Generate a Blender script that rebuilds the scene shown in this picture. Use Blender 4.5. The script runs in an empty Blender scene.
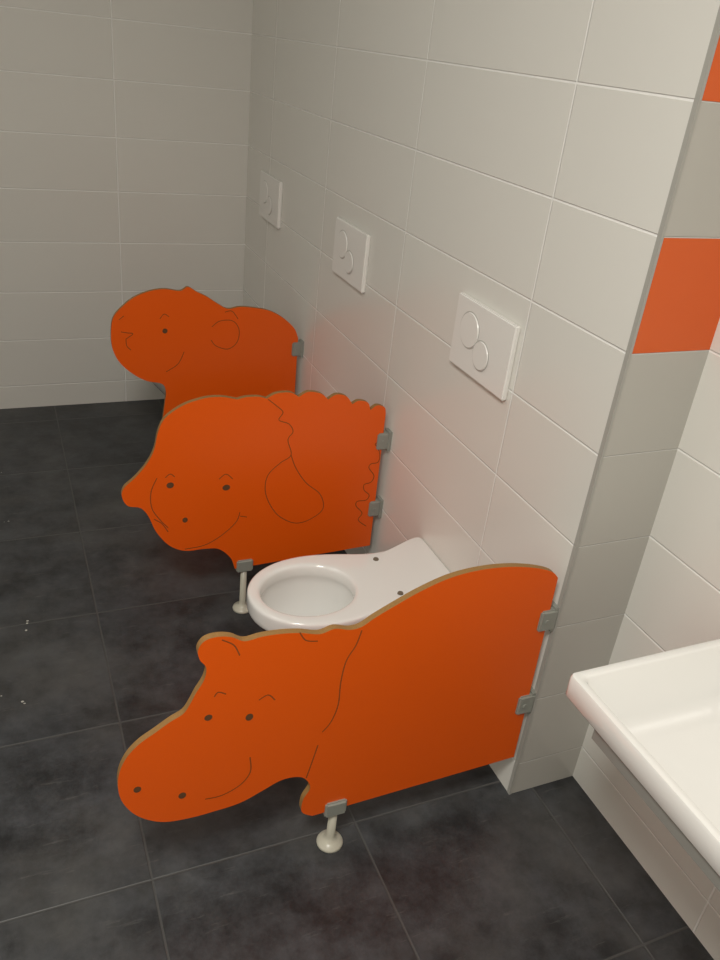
import bpy, bmesh, math, random
import numpy as np
from mathutils import Matrix, Vector
from mathutils.geometry import tessellate_polygon
# panel outlines: millimetres in the panel's own plane (distance from tiled wall, height); * = sharp corner
H="-22,629* -41,647 -85,664 -146,677 -213,681 -276,674 -335,654 -383,631 -421,611 -445,596 -468,594 -498,603 -526,597 -564,608 -601,614 -634,615 -664,612 -687,626 -711,632 -733,628 -744,611 -741,589 -730,569 -733,543 -747,516 -757,494 -769,474 -792,461 -818,443 -847,423 -870,394 -883,354 -882,305 -866,263 -840,231 -804,209 -757,202 -709,203 -659,208 -616,226 -580,242 -549,242 -527,229 -514,199 -527,168 -527,132 -503,111* -12,124*"
S="-25,612* -31,632 -55,640 -74,627* -84,650 -112,658 -131,649* -150,673 -180,681 -204,668* -225,686 -262,694 -288,681* -312,695 -350,695 -377,682* -398,689 -432,690 -455,685* -490,694 -525,696 -557,691 -598,677 -640,647 -658,610 -669,560 -690,519 -719,484 -747,458 -753,432 -739,403 -708,393 -688,366 -668,313 -634,264 -590,239 -535,237 -494,229 -460,193 -447,154* -22,168*"
Dg="-21,563* -39,601 -82,639 -131,665 -186,677 -239,682 -281,676 -316,694 -354,719 -388,736 -418,753 -444,740 -493,747 -541,741 -590,722 -628,693 -661,654 -670,596 -666,544 -645,498 -604,456 -558,428 -507,414 -494,383 -498,346 -506,285 -518,199 -512,109* -18,153*"
HE="-444,588 -452,555 -468,521 -474,471 -474,413 -485,372 -501,350|-733,454 -725,461 -716,451 -725,444|-657,434 -650,442 -640,430 -650,422|-715,499 -708,508 -694,500|-633,469 -616,477 -602,461|-644,328 -642,288 -661,259 -696,243 -728,244|-859,315 -852,323 -843,312 -852,305|-779,271 -772,279 -762,267 -772,260|-565,610 -552,589 -529,582|-704,624 -683,608 -672,583|-525,231 -516,273 -507,317".split('|')
SE="-373,680 -349,660 -330,640 -340,618 -311,604 -298,580 -311,556 -299,509 -329,487 -362,453 -368,406 -351,356 -319,312 -269,284 -221,294 -189,324 -203,373 -248,415 -282,466 -299,509|-640,454 -630,462 -617,452 -630,441|-490,427 -480,438 -465,427 -479,417|-642,476 -629,486 -617,476|-499,456 -480,469 -461,452|-663,478 -679,438 -678,389 -657,349 -636,321|-673,354 -652,336 -636,308|-599,341 -590,349 -582,338 -590,330|-591,245 -535,250 -487,276 -448,313 -438,344|-437,331 -417,325|-24,529 -46,520 -39,509 -28,485 -30,459 -52,455 -57,442 -38,415 -45,394 -66,388 -64,369 -46,350 -54,334 -82,333 -84,317 -62,290 -72,267 -43,241".split('|')
DE="-505,605 -495,615 -485,604 -495,594|-638,606 -619,602 -600,598 -623,581|-623,581 -621,557 -608,542|-643,647 -627,660|-511,647 -497,663 -481,653|-336,614 -308,634 -263,633 -240,600 -246,556 -278,532 -320,545 -338,567|-493,458 -452,485 -431,528|-291,665 -267,668 -245,640".split('|')
YF=[.004,.839,1.611]
L=2.4187; DX=.1834; HT=2.6
sc=bpy.context.scene
sc.view_settings.view_transform='Standard'
def s2l(r,g,b):
    return tuple(((c/255)/12.92 if c/255<.04045 else ((c/255+.055)/1.055)**2.4) for c in (r,g,b))+(1,)
# ---------- materials
def mat(name,col,rough=.5,metal=0,spec=.5,bump=0,bscale=200,var=0,coat=0):
    m=bpy.data.materials.new(name);m.use_nodes=True;nt=m.node_tree;b=nt.nodes['Principled BSDF']
    b.inputs['Base Color'].default_value=col;b.inputs['Roughness'].default_value=rough;b.inputs['Metallic'].default_value=metal
    b.inputs['Specular IOR Level'].default_value=spec;b.inputs['Coat Weight'].default_value=coat
    tc=nt.nodes.new('ShaderNodeTexCoord');n=nt.nodes.new('ShaderNodeTexNoise');n.inputs['Scale'].default_value=bscale;n.inputs['Detail'].default_value=4
    nt.links.new(tc.outputs['Object'],n.inputs['Vector'])
    if bump:
        bn=nt.nodes.new('ShaderNodeBump');bn.inputs['Strength'].default_value=bump;bn.inputs['Distance'].default_value=.001
        nt.links.new(n.outputs['Fac'],bn.inputs['Height']);nt.links.new(bn.outputs['Normal'],b.inputs['Normal'])
    if var:
        mx=nt.nodes.new('ShaderNodeMix');mx.data_type='RGBA'
        mx.inputs[6].default_value=tuple(c*(1-var) for c in col[:3])+(1,);mx.inputs[7].default_value=tuple(min(1,c*(1+var)) for c in col[:3])+(1,)
        nt.links.new(n.outputs['Fac'],mx.inputs[0]);nt.links.new(mx.outputs[2],b.inputs['Base Color'])
    return m
def tilemat(name,axes,tile,grout,rough=.25,w=.0036,slate=False,bumpw=.0012,groutrough=.7):
    m=bpy.data.materials.new(name);m.use_nodes=True;nt=m.node_tree;N=nt.nodes;K=nt.links;b=N['Principled BSDF']
    tc=N.new('ShaderNodeTexCoord');sp=N.new('ShaderNodeSeparateXYZ');K.new(tc.outputs['Object'],sp.inputs[0])
    def M(op,a,bb=None,c=None):
        n=N.new('ShaderNodeMath');n.operation=op
        for i,v in enumerate((a,bb,c)):
            if v is None: continue
            if isinstance(v,(int,float)): n.inputs[i].default_value=v
            else: K.new(v,n.inputs[i])
        return n.outputs[0]
    def noise(scale,detail,rough,vec=None):
        n=N.new('ShaderNodeTexNoise');n.inputs['Scale'].default_value=scale;n.inputs['Detail'].default_value=detail;n.inputs['Roughness'].default_value=rough
        K.new(vec or tc.outputs['Object'],n.inputs['Vector']);return n
    masks=[];ids=[]
    for ax,s,o in axes:
        u=M('DIVIDE',M('SUBTRACT',sp.outputs[ax],o),s)
        fr=M('FRACT',u);d=M('MULTIPLY',M('MINIMUM',fr,M('SUBTRACT',1.0,fr)),s)
        mr=N.new('ShaderNodeMapRange');mr.inputs[1].default_value=w*.35;mr.inputs[2].default_value=w*.75;mr.inputs[3].default_value=1;mr.inputs[4].default_value=0
        K.new(d,mr.inputs[0]);masks.append(mr.outputs[0]);ids.append(M('FLOOR',u))
    mk=masks[0]
    for x in masks[1:]: mk=M('MAXIMUM',mk,x)
    cb=N.new('ShaderNodeCombineXYZ')
    for i,x in enumerate(ids): K.new(x,cb.inputs[i])
    wn=N.new('ShaderNodeTexWhiteNoise');K.new(cb.outputs[0],wn.inputs['Vector'])
    mx=N.new('ShaderNodeMix');mx.data_type='RGBA'
    if slate:
        va=N.new('ShaderNodeVectorMath');va.operation='MULTIPLY_ADD';K.new(wn.outputs['Color'],va.inputs[0]);va.inputs[1].default_value=(9,9,9);K.new(tc.outputs['Object'],va.inputs[2])
        n1=noise(9,10,.72,va.outputs[0])
        cr=N.new('ShaderNodeValToRGB');e=cr.color_ramp.elements;e[0].position=.38;e[0].color=tuple(c*.5 for c in tile[:3])+(1,);e[1].position=.66;e[1].color=tuple(c*1.9 for c in tile[:3])+(1,)
        K.new(n1.outputs['Fac'],cr.inputs[0]);tcol=cr.outputs[0]
        nd=noise(2.4,9,.68)
        mr=N.new('ShaderNodeMapRange');mr.inputs[1].default_value=.46;mr.inputs[2].default_value=.70;mr.inputs[3].default_value=0;mr.inputs[4].default_value=.55;K.new(nd.outputs['Fac'],mr.inputs[0])
        dm=N.new('ShaderNodeMix');dm.data_type='RGBA';K.new(mr.outputs[0],dm.inputs[0]);K.new(tcol,dm.inputs[6]);dm.inputs[7].default_value=(.105,.102,.096,1);tcol=dm.outputs[2]
        # fine scuffs: stretched noise, thresholded
        mp=N.new('ShaderNodeMapping');mp.inputs['Rotation'].default_value=(0,0,.7);mp.inputs['Scale'].default_value=(6,38,1);K.new(tc.outputs['Object'],mp.inputs[0])
        ns=noise(1.5,6,.7,mp.outputs[0])
        ms=N.new('ShaderNodeMapRange');ms.inputs[1].default_value=.60;ms.inputs[2].default_value=.74;ms.inputs[3].default_value=0;ms.inputs[4].default_value=.45;K.new(ns.outputs['Fac'],ms.inputs[0])
        d2=N.new('ShaderNodeMix');d2.data_type='RGBA';K.new(ms.outputs[0],d2.inputs[0]);K.new(tcol,d2.inputs[6]);d2.inputs[7].default_value=(.14,.137,.13,1);tcol=d2.outputs[2]
    else:
        n1=noise(3,2,.5)
        cr=N.new('ShaderNodeMix');cr.data_type='RGBA';K.new(wn.outputs['Value'],cr.inputs[0])
        cr.inputs[6].default_value=tuple(c*.97 for c in tile[:3])+(1,);cr.inputs[7].default_value=tile;tcol=cr.outputs[2]
    K.new(mk,mx.inputs[0]);K.new(tcol,mx.inputs[6]);mx.inputs[7].default_value=grout
    K.new(mx.outputs[2],b.inputs['Base Color'])
    rm=N.new('ShaderNodeMapRange');rm.inputs[3].default_value=rough;rm.inputs[4].default_value=groutrough;K.new(mk,rm.inputs[0])
    if slate:
        r2=N.new('ShaderNodeMapRange');r2.inputs[3].default_value=rough-.12;r2.inputs[4].default_value=rough+.2;K.new(n1.outputs['Fac'],r2.inputs[0]);K.new(r2.outputs[0],b.inputs['Roughness'])
    else: K.new(rm.outputs[0],b.inputs['Roughness'])
    b1=N.new('ShaderNodeBump');b1.inputs['Strength'].default_value=1;b1.inputs['Distance'].default_value=bumpw;b1.invert=True;K.new(mk,b1.inputs['Height'])
    b2=N.new('ShaderNodeBump');b2.inputs['Strength'].default_value=.6 if slate else .25;b2.inputs['Distance'].default_value=.002 if slate else .003
    K.new(n1.outputs['Fac'],b2.inputs['Height']);K.new(b1.outputs[0],b2.inputs['Normal']);K.new(b2.outputs[0],b.inputs['Normal'])
    return m
WH=s2l(229,227,220);GR=s2l(249,248,244)
m_wy=tilemat('white_wall_tile_y',[(1,.6,.307),(2,.2,.1)],WH,GR)
m_wx=tilemat('white_wall_tile_x',[(0,.6,-.522),(2,.2,.1)],s2l(222,220,213),s2l(246,245,241))
m_sink=tilemat('white_sink_wall_tile',[(1,.6,-.42),(2,.2,.1)],WH,GR)
m_grey=tilemat('grey_tile',[(2,.2,.1)],s2l(188,185,177),s2l(208,207,202),w=.002)
m_org=tilemat('orange_tile',[(2,.2,.1)],s2l(222,95,28),s2l(205,203,197),w=.002)
m_floor=tilemat('slate_floor_tile',[(0,.445,-.38),(1,.4465,.04)],(.031,.033,.036,1),(.07,.07,.068,1),rough=.42,w=.004,slate=True,bumpw=.0008)
m_plain=mat('white_plaster',s2l(225,223,218),.8,bump=.2)
m_orange=mat('orange_laminate',s2l(236,93,5),.38,bump=.15,bscale=600,var=.04)
m_edge=mat('panel_core_edge',s2l(150,112,62),.7,bump=.3,bscale=300,var=.2)
m_line=mat('engraved_line',s2l(120,66,22),.8,var=.15)
m_eye=mat('engraved_dark',s2l(95,62,34),.8,var=.15)
m_hinge=mat('grey_hinge_plastic',s2l(146,148,140),.4,bump=.1)
m_footm=mat('ivory_foot_plastic',s2l(190,186,170),.3,bump=.05)
m_cer=mat('white_ceramic',s2l(236,235,231),.08,coat=.5,bump=.02,bscale=20)
m_water=mat('bowl_water',s2l(170,170,162),.03,bump=.05,bscale=12)
m_plate=mat('white_plate_plastic',s2l(238,236,231),.25,bump=.02)
m_ringm=mat('plate_button_groove',s2l(190,188,182),.4,bump=.02)
m_cap=mat('dark_screw_hole',s2l(110,100,85),.5,bump=.1)
m_alu=mat('aluminium_trim',s2l(170,168,161),.4,bump=.05)
m_steel=mat('steel_bracket',s2l(150,149,143),.4,metal=.2,bump=.05)
m_dust=mat('white_plaster_crumbs',s2l(190,188,180),.9,bump=.3)
# ---------- helpers
def obj(name,bm,mats,smooth=False,parent=None,recalc=True):
    me=bpy.data.meshes.new(name)
    if recalc: bmesh.ops.recalc_face_normals(bm,faces=bm.faces[:])
    bm.to_mesh(me);bm.free()
    for m in mats: me.materials.append(m)
    if smooth:
        for p in me.polygons: p.use_smooth=True
    o=bpy.data.objects.new(name,me);sc.collection.objects.link(o)
    if parent: o.parent=parent
    return o
def empty(name):
    e=bpy.data.objects.new(name,None);sc.collection.objects.link(e);return e
def boxbm(a,b):
    bm=bmesh.new();bmesh.ops.create_cube(bm,size=1)
    for v in bm.verts: v.co=Vector([(a[i]+b[i])/2+v.co[i]*(b[i]-a[i]) for i in range(3)])
    return bm
def addbm(bm,b2,mi=0):
    for fc in b2.faces: fc.material_index=mi
    t=bpy.data.meshes.new('t');b2.to_mesh(t);b2.free();bm.from_mesh(t);bpy.data.meshes.remove(t)
def box(name,a,b,m,bevel=0,parent=None):
    bm=boxbm(a,b)
    if bevel: bmesh.ops.bevel(bm,geom=bm.edges[:],offset=bevel,segments=3,affect='EDGES')
    return obj(name,bm,[m],parent=parent)
# ---------- room
XL=-2.5;YN=-2.6
box('floor',(XL-.1,YN-.1,-.1),(DX+.1,L+.1,0),m_floor)
box('ceiling',(XL-.1,YN-.1,HT),(DX+.1,L+.1,HT+.1),m_plain)
box('wall_back',(XL,L,0),(0,L+.1,HT),m_wx)
box('wall_left',(XL-.1,YN,0),(XL,L+.1,HT),m_wy)
box('wall_front',(XL,YN-.1,0),(DX,YN,HT),m_wx)
box('wall_sink_side',(DX,YN-.1,0),(DX+.1,0,HT),m_sink)
box('wall_right',(0,.008,0),(DX+.1,L+.1,HT),m_wy)
bm=bmesh.new();zs=[0]+[round(.1+.2*k,3) for k in range(0,13)]+[HT]
for i in range(len(zs)-1):
    zc=(zs[i]+zs[i+1])/2
    addbm(bm,boxbm((.001,0,zs[i]),(DX,.008,zs[i+1])),1 if (1.1<zc<1.3 or 1.5<zc<1.7) else 0)
obj('wall_return',bm,[m_grey,m_org])
bm=boxbm((-.001,-.0015,0),(.0045,.0085,HT));obj('trim_1',bm,[m_alu])
# ---------- curves
def parse(s):
    o=[]
    for t in s.split():
        c=t.endswith('*');x,z=t.rstrip('*').split(',');o.append((float(x)/1000,float(z)/1000,c))
    return o
def catmull(p,closed,n=5):
    out=[];N=len(p)
    rng=N if closed else N-1
    for i in range(rng):
        p1=p[i];p2=p[(i+1)%N];p0=p[i-1] if (closed or i>0) else p1;p3=p[(i+2)%N] if (closed or i+2<N) else p2
        if p1[2]: p0=p1
        if p2[2]: p3=p2
        if p1[2] and p2[2]: out.append((p1[0],p1[1]));continue
        for k in range(n):
            t=k/n
            out.append(tuple(.5*((2*p1[j])+(-p0[j]+p2[j])*t+(2*p0[j]-5*p1[j]+4*p2[j]-p3[j])*t*t+(-p0[j]+3*p1[j]-3*p2[j]+p3[j])*t**3) for j in (0,1)))
    if not closed: out.append((p[-1][0],p[-1][1]))
    return out
def panel(name,outline,eng,y,hz,footx,th=.013,lw=.0011):
    e=empty(name)
    pts=catmull(parse(outline),True)
    n=len(pts);tris=tessellate_polygon([[Vector((x,z,0)) for x,z in pts]])
    bm=bmesh.new()
    f0=[bm.verts.new((x,y,z)) for x,z in pts];f1=[bm.verts.new((x,y+th,z)) for x,z in pts]
    area2=sum(pts[i][0]*pts[(i+1)%n][1]-pts[(i+1)%n][0]*pts[i][1] for i in range(n))
    for a,b,c in tris:
        s=(pts[b][0]-pts[a][0])*(pts[c][1]-pts[a][1])-(pts[c][0]-pts[a][0])*(pts[b][1]-pts[a][1])
        if s<0: b,c=c,b
        bm.faces.new((f0[a],f0[b],f0[c]));bm.faces.new((f1[a],f1[c],f1[b]))
    for i in range(n):
        j=(i+1)%n
        q=bm.faces.new((f0[i],f1[i],f1[j],f0[j]) if area2>0 else (f0[j],f1[j],f1[i],f0[i]));q.material_index=1
    obj('panel',bm,[m_orange,m_edge],parent=e,recalc=False)
    bm=bmesh.new();yy=y-.0004
    for s in eng:
        pp=parse(s);xs=[p[0] for p in pp];zz=[p[1] for p in pp]
        if len(pp)==4 and max(xs)-min(xs)<.03:
            cx=sum(xs)/4;cz=sum(zz)/4;rx=(max(xs)-min(xs))/2*.85;rz=(max(zz)-min(zz))/2*.85
            fc=bm.faces.new([bm.verts.new((cx+rx*math.cos(t*math.pi/8),yy,cz+rz*math.sin(t*math.pi/8))) for t in range(16)]);fc.material_index=1
            continue
        q=catmull(pp,False,6);Lf=[];Rt=[]
        for i in range(len(q)):
            a=q[max(0,i-1)];b=q[min(len(q)-1,i+1)];dx=b[0]-a[0];dz=b[1]-a[1];l=math.hypot(dx,dz) or 1
            Lf.append(bm.verts.new((q[i][0]-dz/l*lw,yy,q[i][1]+dx/l*lw)));Rt.append(bm.verts.new((q[i][0]+dz/l*lw,yy,q[i][1]-dx/l*lw)))
        for i in range(len(q)-1): bm.faces.new((Lf[i],Rt[i],Rt[i+1],Lf[i+1]))
    obj('engraving',bm,[m_line,m_eye],parent=e)
    ym=y+th/2
    for i,z in enumerate(hz):
        bm=boxbm((-.042,ym-.013,z-.026),(-.0,ym+.013,z+.026));bmesh.ops.bevel(bm,geom=bm.edges[:],offset=.004,segments=3,affect='EDGES')
        addbm(bm,boxbm((-.010,max(0,ym-.016),z-.030),(-.0,ym+.016,z+.030)))
        bm2=bmesh.new();bmesh.ops.create_cone(bm2,cap_ends=True,segments=16,radius1=.005,radius2=.005,depth=.003,matrix=Matrix.Translation((-.026,ym-.0135,z))@Matrix.Rotation(math.pi/2,4,'X'));addbm(bm,bm2)
        obj('hinge_%d'%(i+1),bm,[m_hinge],parent=e)
    zc=[]
    for i in range(n):
        (x0,z0),(x1,z1)=pts[i],pts[(i+1)%n]
        if (x0-footx)*(x1-footx)<=0 and x0!=x1: zc.append(z0+(z1-z0)*(footx-x0)/(x1-x0))
    zb=min(zc)
    prof=[(0,0),(.028,0),(.029,.004),(.027,.008),(.018,.012),(.012,.018),(.0095,.026),(.009,zb-.012),(0,zb-.012)]
    bm=bmesh.new();seg=28;rings=[]
    for r,z in prof:
        rings.append([bm.verts.new((footx+r*math.cos(2*math.pi*k/seg),ym+r*math.sin(2*math.pi*k/seg),z)) for k in range(seg)])
    for i in range(len(prof)-1):
        for k in range(seg):
            bm.faces.new((rings[i][k],rings[i][(k+1)%seg],rings[i+1][(k+1)%seg],rings[i+1][k]))
    bmesh.ops.remove_doubles(bm,verts=bm.verts[:],dist=1e-5)
    obj('foot_stem',bm,[m_footm],smooth=True,parent=e)
    box('foot_clamp',(footx-.024,ym-.014,zb-.014),(footx+.024,ym+.014,zb+.026),m_hinge,.004,e)
    return e
panel('hippo_toilet_partition',H,HE,YF[0],(.523,.291),-.452)
panel('sheep_toilet_partition',S,SE,YF[1],(.526,.301),-.418)
panel('dog_toilet_partition',Dg,DE,YF[2],(.521,.30),-.40)
# ---------- toilet
def toilet(name,yc):
    e=empty(name)
    half=[(.526,0),(.523,.03),(.512,.058),(.490,.088),(.458,.113),(.415,.132),(.36,.141),(.31,.139),(.26,.130),(.215,.118),(.17,.109),(.13,.108),(.10,.114),(.07,.127),(.04,.142),(.015,.152),(0,.155)]
    hp=[(a,b,False) for a,b in half]; hp[-1]=(0,.155,True)
    sm=catmull(hp,False,6)
    def resample(poly,n):
        d=[0]
        for i in range(1,len(poly)): d.append(d[-1]+math.dist(poly[i],poly[i-1]))
        return [(float(np.interp(t*d[-1]/n,d,[p[0] for p in poly])),float(np.interp(t*d[-1]/n,d,[p[1] for p in poly]))) for t in range(n+1)]
    ib=min(range(len(sm)),key=lambda i:abs(sm[i][0]-.17))
    bowl=resample(sm[:ib+1],18);deck=resample(sm[ib:],8);wall=resample([(0,.155),(0,0)],4)
    outer=bowl+deck[1:]+wall[1:]
    ang=[0.75*math.pi*i/18 for i in range(19)]+[0.75*math.pi+0.25*math.pi*i/12 for i in range(1,13)]
    full=[(s,w) for s,w in outer]+[(s,-w) for s,w in outer[1:-1][::-1]]
    angf=ang+[2*math.pi-a for a in ang[1:-1][::-1]]
    def oring(z,inset=0,ks=1,kw=1):
        r=[]
        for s,w in full:
            s2=s*ks;w2=w*kw
            if inset:
                dx,dy=s2-.33,w2;l=math.hypot(dx,dy);s2-=dx/l*inset;w2-=dy/l*inset
                if s<1e-6: s2=0
            r.append((s2+.001,w2,z))
        return r
    def iring(z,a,b,c=.379):
        return [(c+a*math.cos(t),b*math.sin(t),z) for t in angf]
    T=.36
    rings=[oring(.05,0,.42,.45),oring(.065,0,.5,.55),oring(.11,0,.62,.68),oring(.17,0,.76,.78),oring(.23,0,.87,.86),oring(.285,0,.945,.92),oring(.305,.006,.985,.97),oring(.312,0),oring(.335,0),oring(T-.008,0),oring(T-.002,.003),oring(T,.009),
      iring(T,.128,.109),iring(T-.0015,.120,.101),iring(T-.008,.115,.096),iring(T-.03,.113,.094),iring(T-.038,.118,.098),iring(T-.06,.117,.097),iring(T-.10,.108,.088,.374),iring(T-.135,.086,.068,.362),iring(T-.17,.058,.048,.345),iring(T-.21,.03,.026,.335)]
    bm=bmesh.new();V=[[bm.verts.new((-s,yc+w,z)) for s,w,z in r] for r in rings];m=len(full)
    for i in range(len(V)-1):
        for k in range(m): bm.faces.new((V[i][k],V[i][(k+1)%m],V[i+1][(k+1)%m],V[i+1][k]))
    bm.faces.new(V[0]);bm.faces.new(V[-1])
    o=obj('bowl',bm,[m_cer],smooth=True,parent=e)
    sb=o.modifiers.new('s','SUBSURF');sb.levels=1;sb.render_levels=2
    bm=bmesh.new();bm.faces.new([bm.verts.new((-.358+.078*math.cos(t*math.pi/20),yc+.062*math.sin(t*math.pi/20),T-.146)) for t in range(40)])
    obj('water',bm,[m_water],parent=e)
    for i,dy in enumerate((.075,-.075)):
        bm=bmesh.new();bmesh.ops.create_cone(bm,cap_ends=True,segments=20,radius1=.008,radius2=.0065,depth=.004,matrix=Matrix.Translation((-.168,yc+dy,T+.001)))
        obj('seat_fixing_%d'%(i+1),bm,[m_cap],parent=e)
    return e
for y in (.435,1.235,2.03): toilet('toilet',y)
# ---------- flush plates
def ring(bm,x,y,z,r,w,mi):
    n=40;a=[];b=[]
    for k in range(n):
        t=2*math.pi*k/n;a.append(bm.verts.new((x,y+r*math.cos(t),z+r*math.sin(t))));b.append(bm.verts.new((x,y+(r-w)*math.cos(t),z+(r-w)*math.sin(t))))
    for k in range(n):
        q=bm.faces.new((a[k],a[(k+1)%n],b[(k+1)%n],b[k]));q.material_index=mi
def plate(y,z):
    e=empty('flush_plate')
    box('plate',(-.013,y-.124,z-.084),(0,y+.124,z+.084),m_plate,.003,e)
    for i,(dy,dz,r) in enumerate(((.052,.016,.042),(-.012,-.022,.034))):
        bm=bmesh.new();bmesh.ops.create_cone(bm,cap_ends=True,segments=40,radius1=r-.001,radius2=r-.003,depth=.003,matrix=Matrix.Translation((-.0142-.0006*i,y+dy,z+dz))@Matrix.Rotation(-math.pi/2,4,'Y'))
        obj('button_%d'%(i+1),bm,[m_plate],parent=e)
        bm=bmesh.new();ring(bm,-.0134-.0008*i,y+dy,z+dz,r+.0012,.0025,0);obj('button_groove_%d'%(i+1),bm,[m_ringm],parent=e)
for y in (.447,1.243,2.065): plate(y,.957)
# ---------- basin
def rr(x0,x1,y0,y1,z,r,n=6):
    o=[]
    for cx,cy,a0 in ((x1-r,y1-r,0),(x0+r,y1-r,90),(x0+r,y0+r,180),(x1-r,y0+r,270)):
        for k in range(n+1):
            a=math.radians(a0+90*k/n);o.append((cx+r*math.cos(a),cy+r*math.sin(a),z))
    return o
e=empty('wash_basin')
X0,X1,Y0,Y1,ZT=-.192,DX,-1.20,-.262,.655
bm=bmesh.new()
lo=[rr(X0+.14,X1,Y0+.14,Y1-.10,ZT-.13,.03),rr(X0+.07,X1,Y0+.06,Y1-.05,ZT-.10,.025),rr(X0+.03,X1,Y0+.03,Y1-.03,ZT-.055,.012),rr(X0+.004,X1,Y0+.004,Y1-.004,ZT-.048,.010),rr(X0,X1,Y0,Y1,ZT-.042,.010),rr(X0,X1,Y0,Y1,ZT-.006,.010),rr(X0+.002,X1-.001,Y0+.002,Y1-.002,ZT-.001,.009),rr(X0+.006,X1-.003,Y0+.006,Y1-.006,ZT,.008),
 rr(X0+.014,X1-.02,Y0+.014,Y1-.014,ZT,.012),rr(X0+.018,X1-.024,Y0+.018,Y1-.018,ZT-.004,.014),rr(X0+.045,X1-.04,Y0+.05,Y1-.05,ZT-.08,.03),rr(X0+.075,X1-.06,Y0+.09,Y1-.09,ZT-.10,.04)]
V=[[bm.verts.new(p) for p in r] for r in lo];m=len(lo[0])
for i in range(len(V)-1):
    for k in range(m): bm.faces.new((V[i][k],V[i][(k+1)%m],V[i+1][(k+1)%m],V[i+1][k]))
bm.faces.new(V[0]);bm.faces.new(V[-1])
o=obj('basin',bm,[m_cer],smooth=True,parent=e)
o.modifiers.new('es','EDGE_SPLIT').split_angle=math.radians(50)
bm=boxbm((X0+.006,Y0+.03,ZT-.070),(X0+.020,Y1-.08,ZT-.046))
obj('support_bracket',bm,[m_steel],parent=e)
# ---------- crumbs
random.seed(3);bm=bmesh.new()
for cx,cy,n_ in [(-1.10,1.66,5),(-1.01,.94,3),(-1.06,1.5,3),(-1.07,.66,4),(-1.08,1.83,3)]:
    for k in range(n_):
        x=cx+random.gauss(0,.018);y=cy+random.gauss(0,.018);r=random.uniform(.0012,.0045)
        bmesh.ops.create_icosphere(bm,subdivisions=1,radius=r,matrix=Matrix.Translation((x,y,r*.25))@Matrix.Diagonal((1,random.uniform(.4,1),.3,1)))
obj('plaster_crumbs',bm,[m_dust])
# ---------- lights
def area(name,loc,size,pw,col=(1,.965,.905)):
    l=bpy.data.lights.new(name,'AREA');l.shape='RECTANGLE';l.size=size[0];l.size_y=size[1];l.energy=pw;l.color=col
    o=bpy.data.objects.new(name,l);o.location=loc;sc.collection.objects.link(o);return o
area('ceiling_lamp',(-1.35,-1.05,HT-.02),(.5,.5),48)
area('ceiling_lamp',(-1.3,.6,HT-.02),(.5,.5),5)
w=bpy.data.worlds.new('w');sc.world=w;w.use_nodes=True;w.node_tree.nodes['Background'].inputs[0].default_value=(.05,.05,.05,1)
# ---------- camera
R=[[0.91896,-0.38107,0.10149],[-0.10073,-0.47564,-0.87385],[0.38127,0.79281,-0.47548]]
C=[-0.9849,-1.0402,1.532]
cd=bpy.data.cameras.new('camera');co=bpy.data.objects.new('camera',cd);sc.collection.objects.link(co);sc.camera=co
cd.sensor_fit='VERTICAL';cd.sensor_height=36;cd.lens=30.518
M=Matrix.Identity(4)
for i in range(3):
    M[i][0]=R[0][i];M[i][1]=-R[1][i];M[i][2]=-R[2][i];M[i][3]=C[i]
co.matrix_world=M
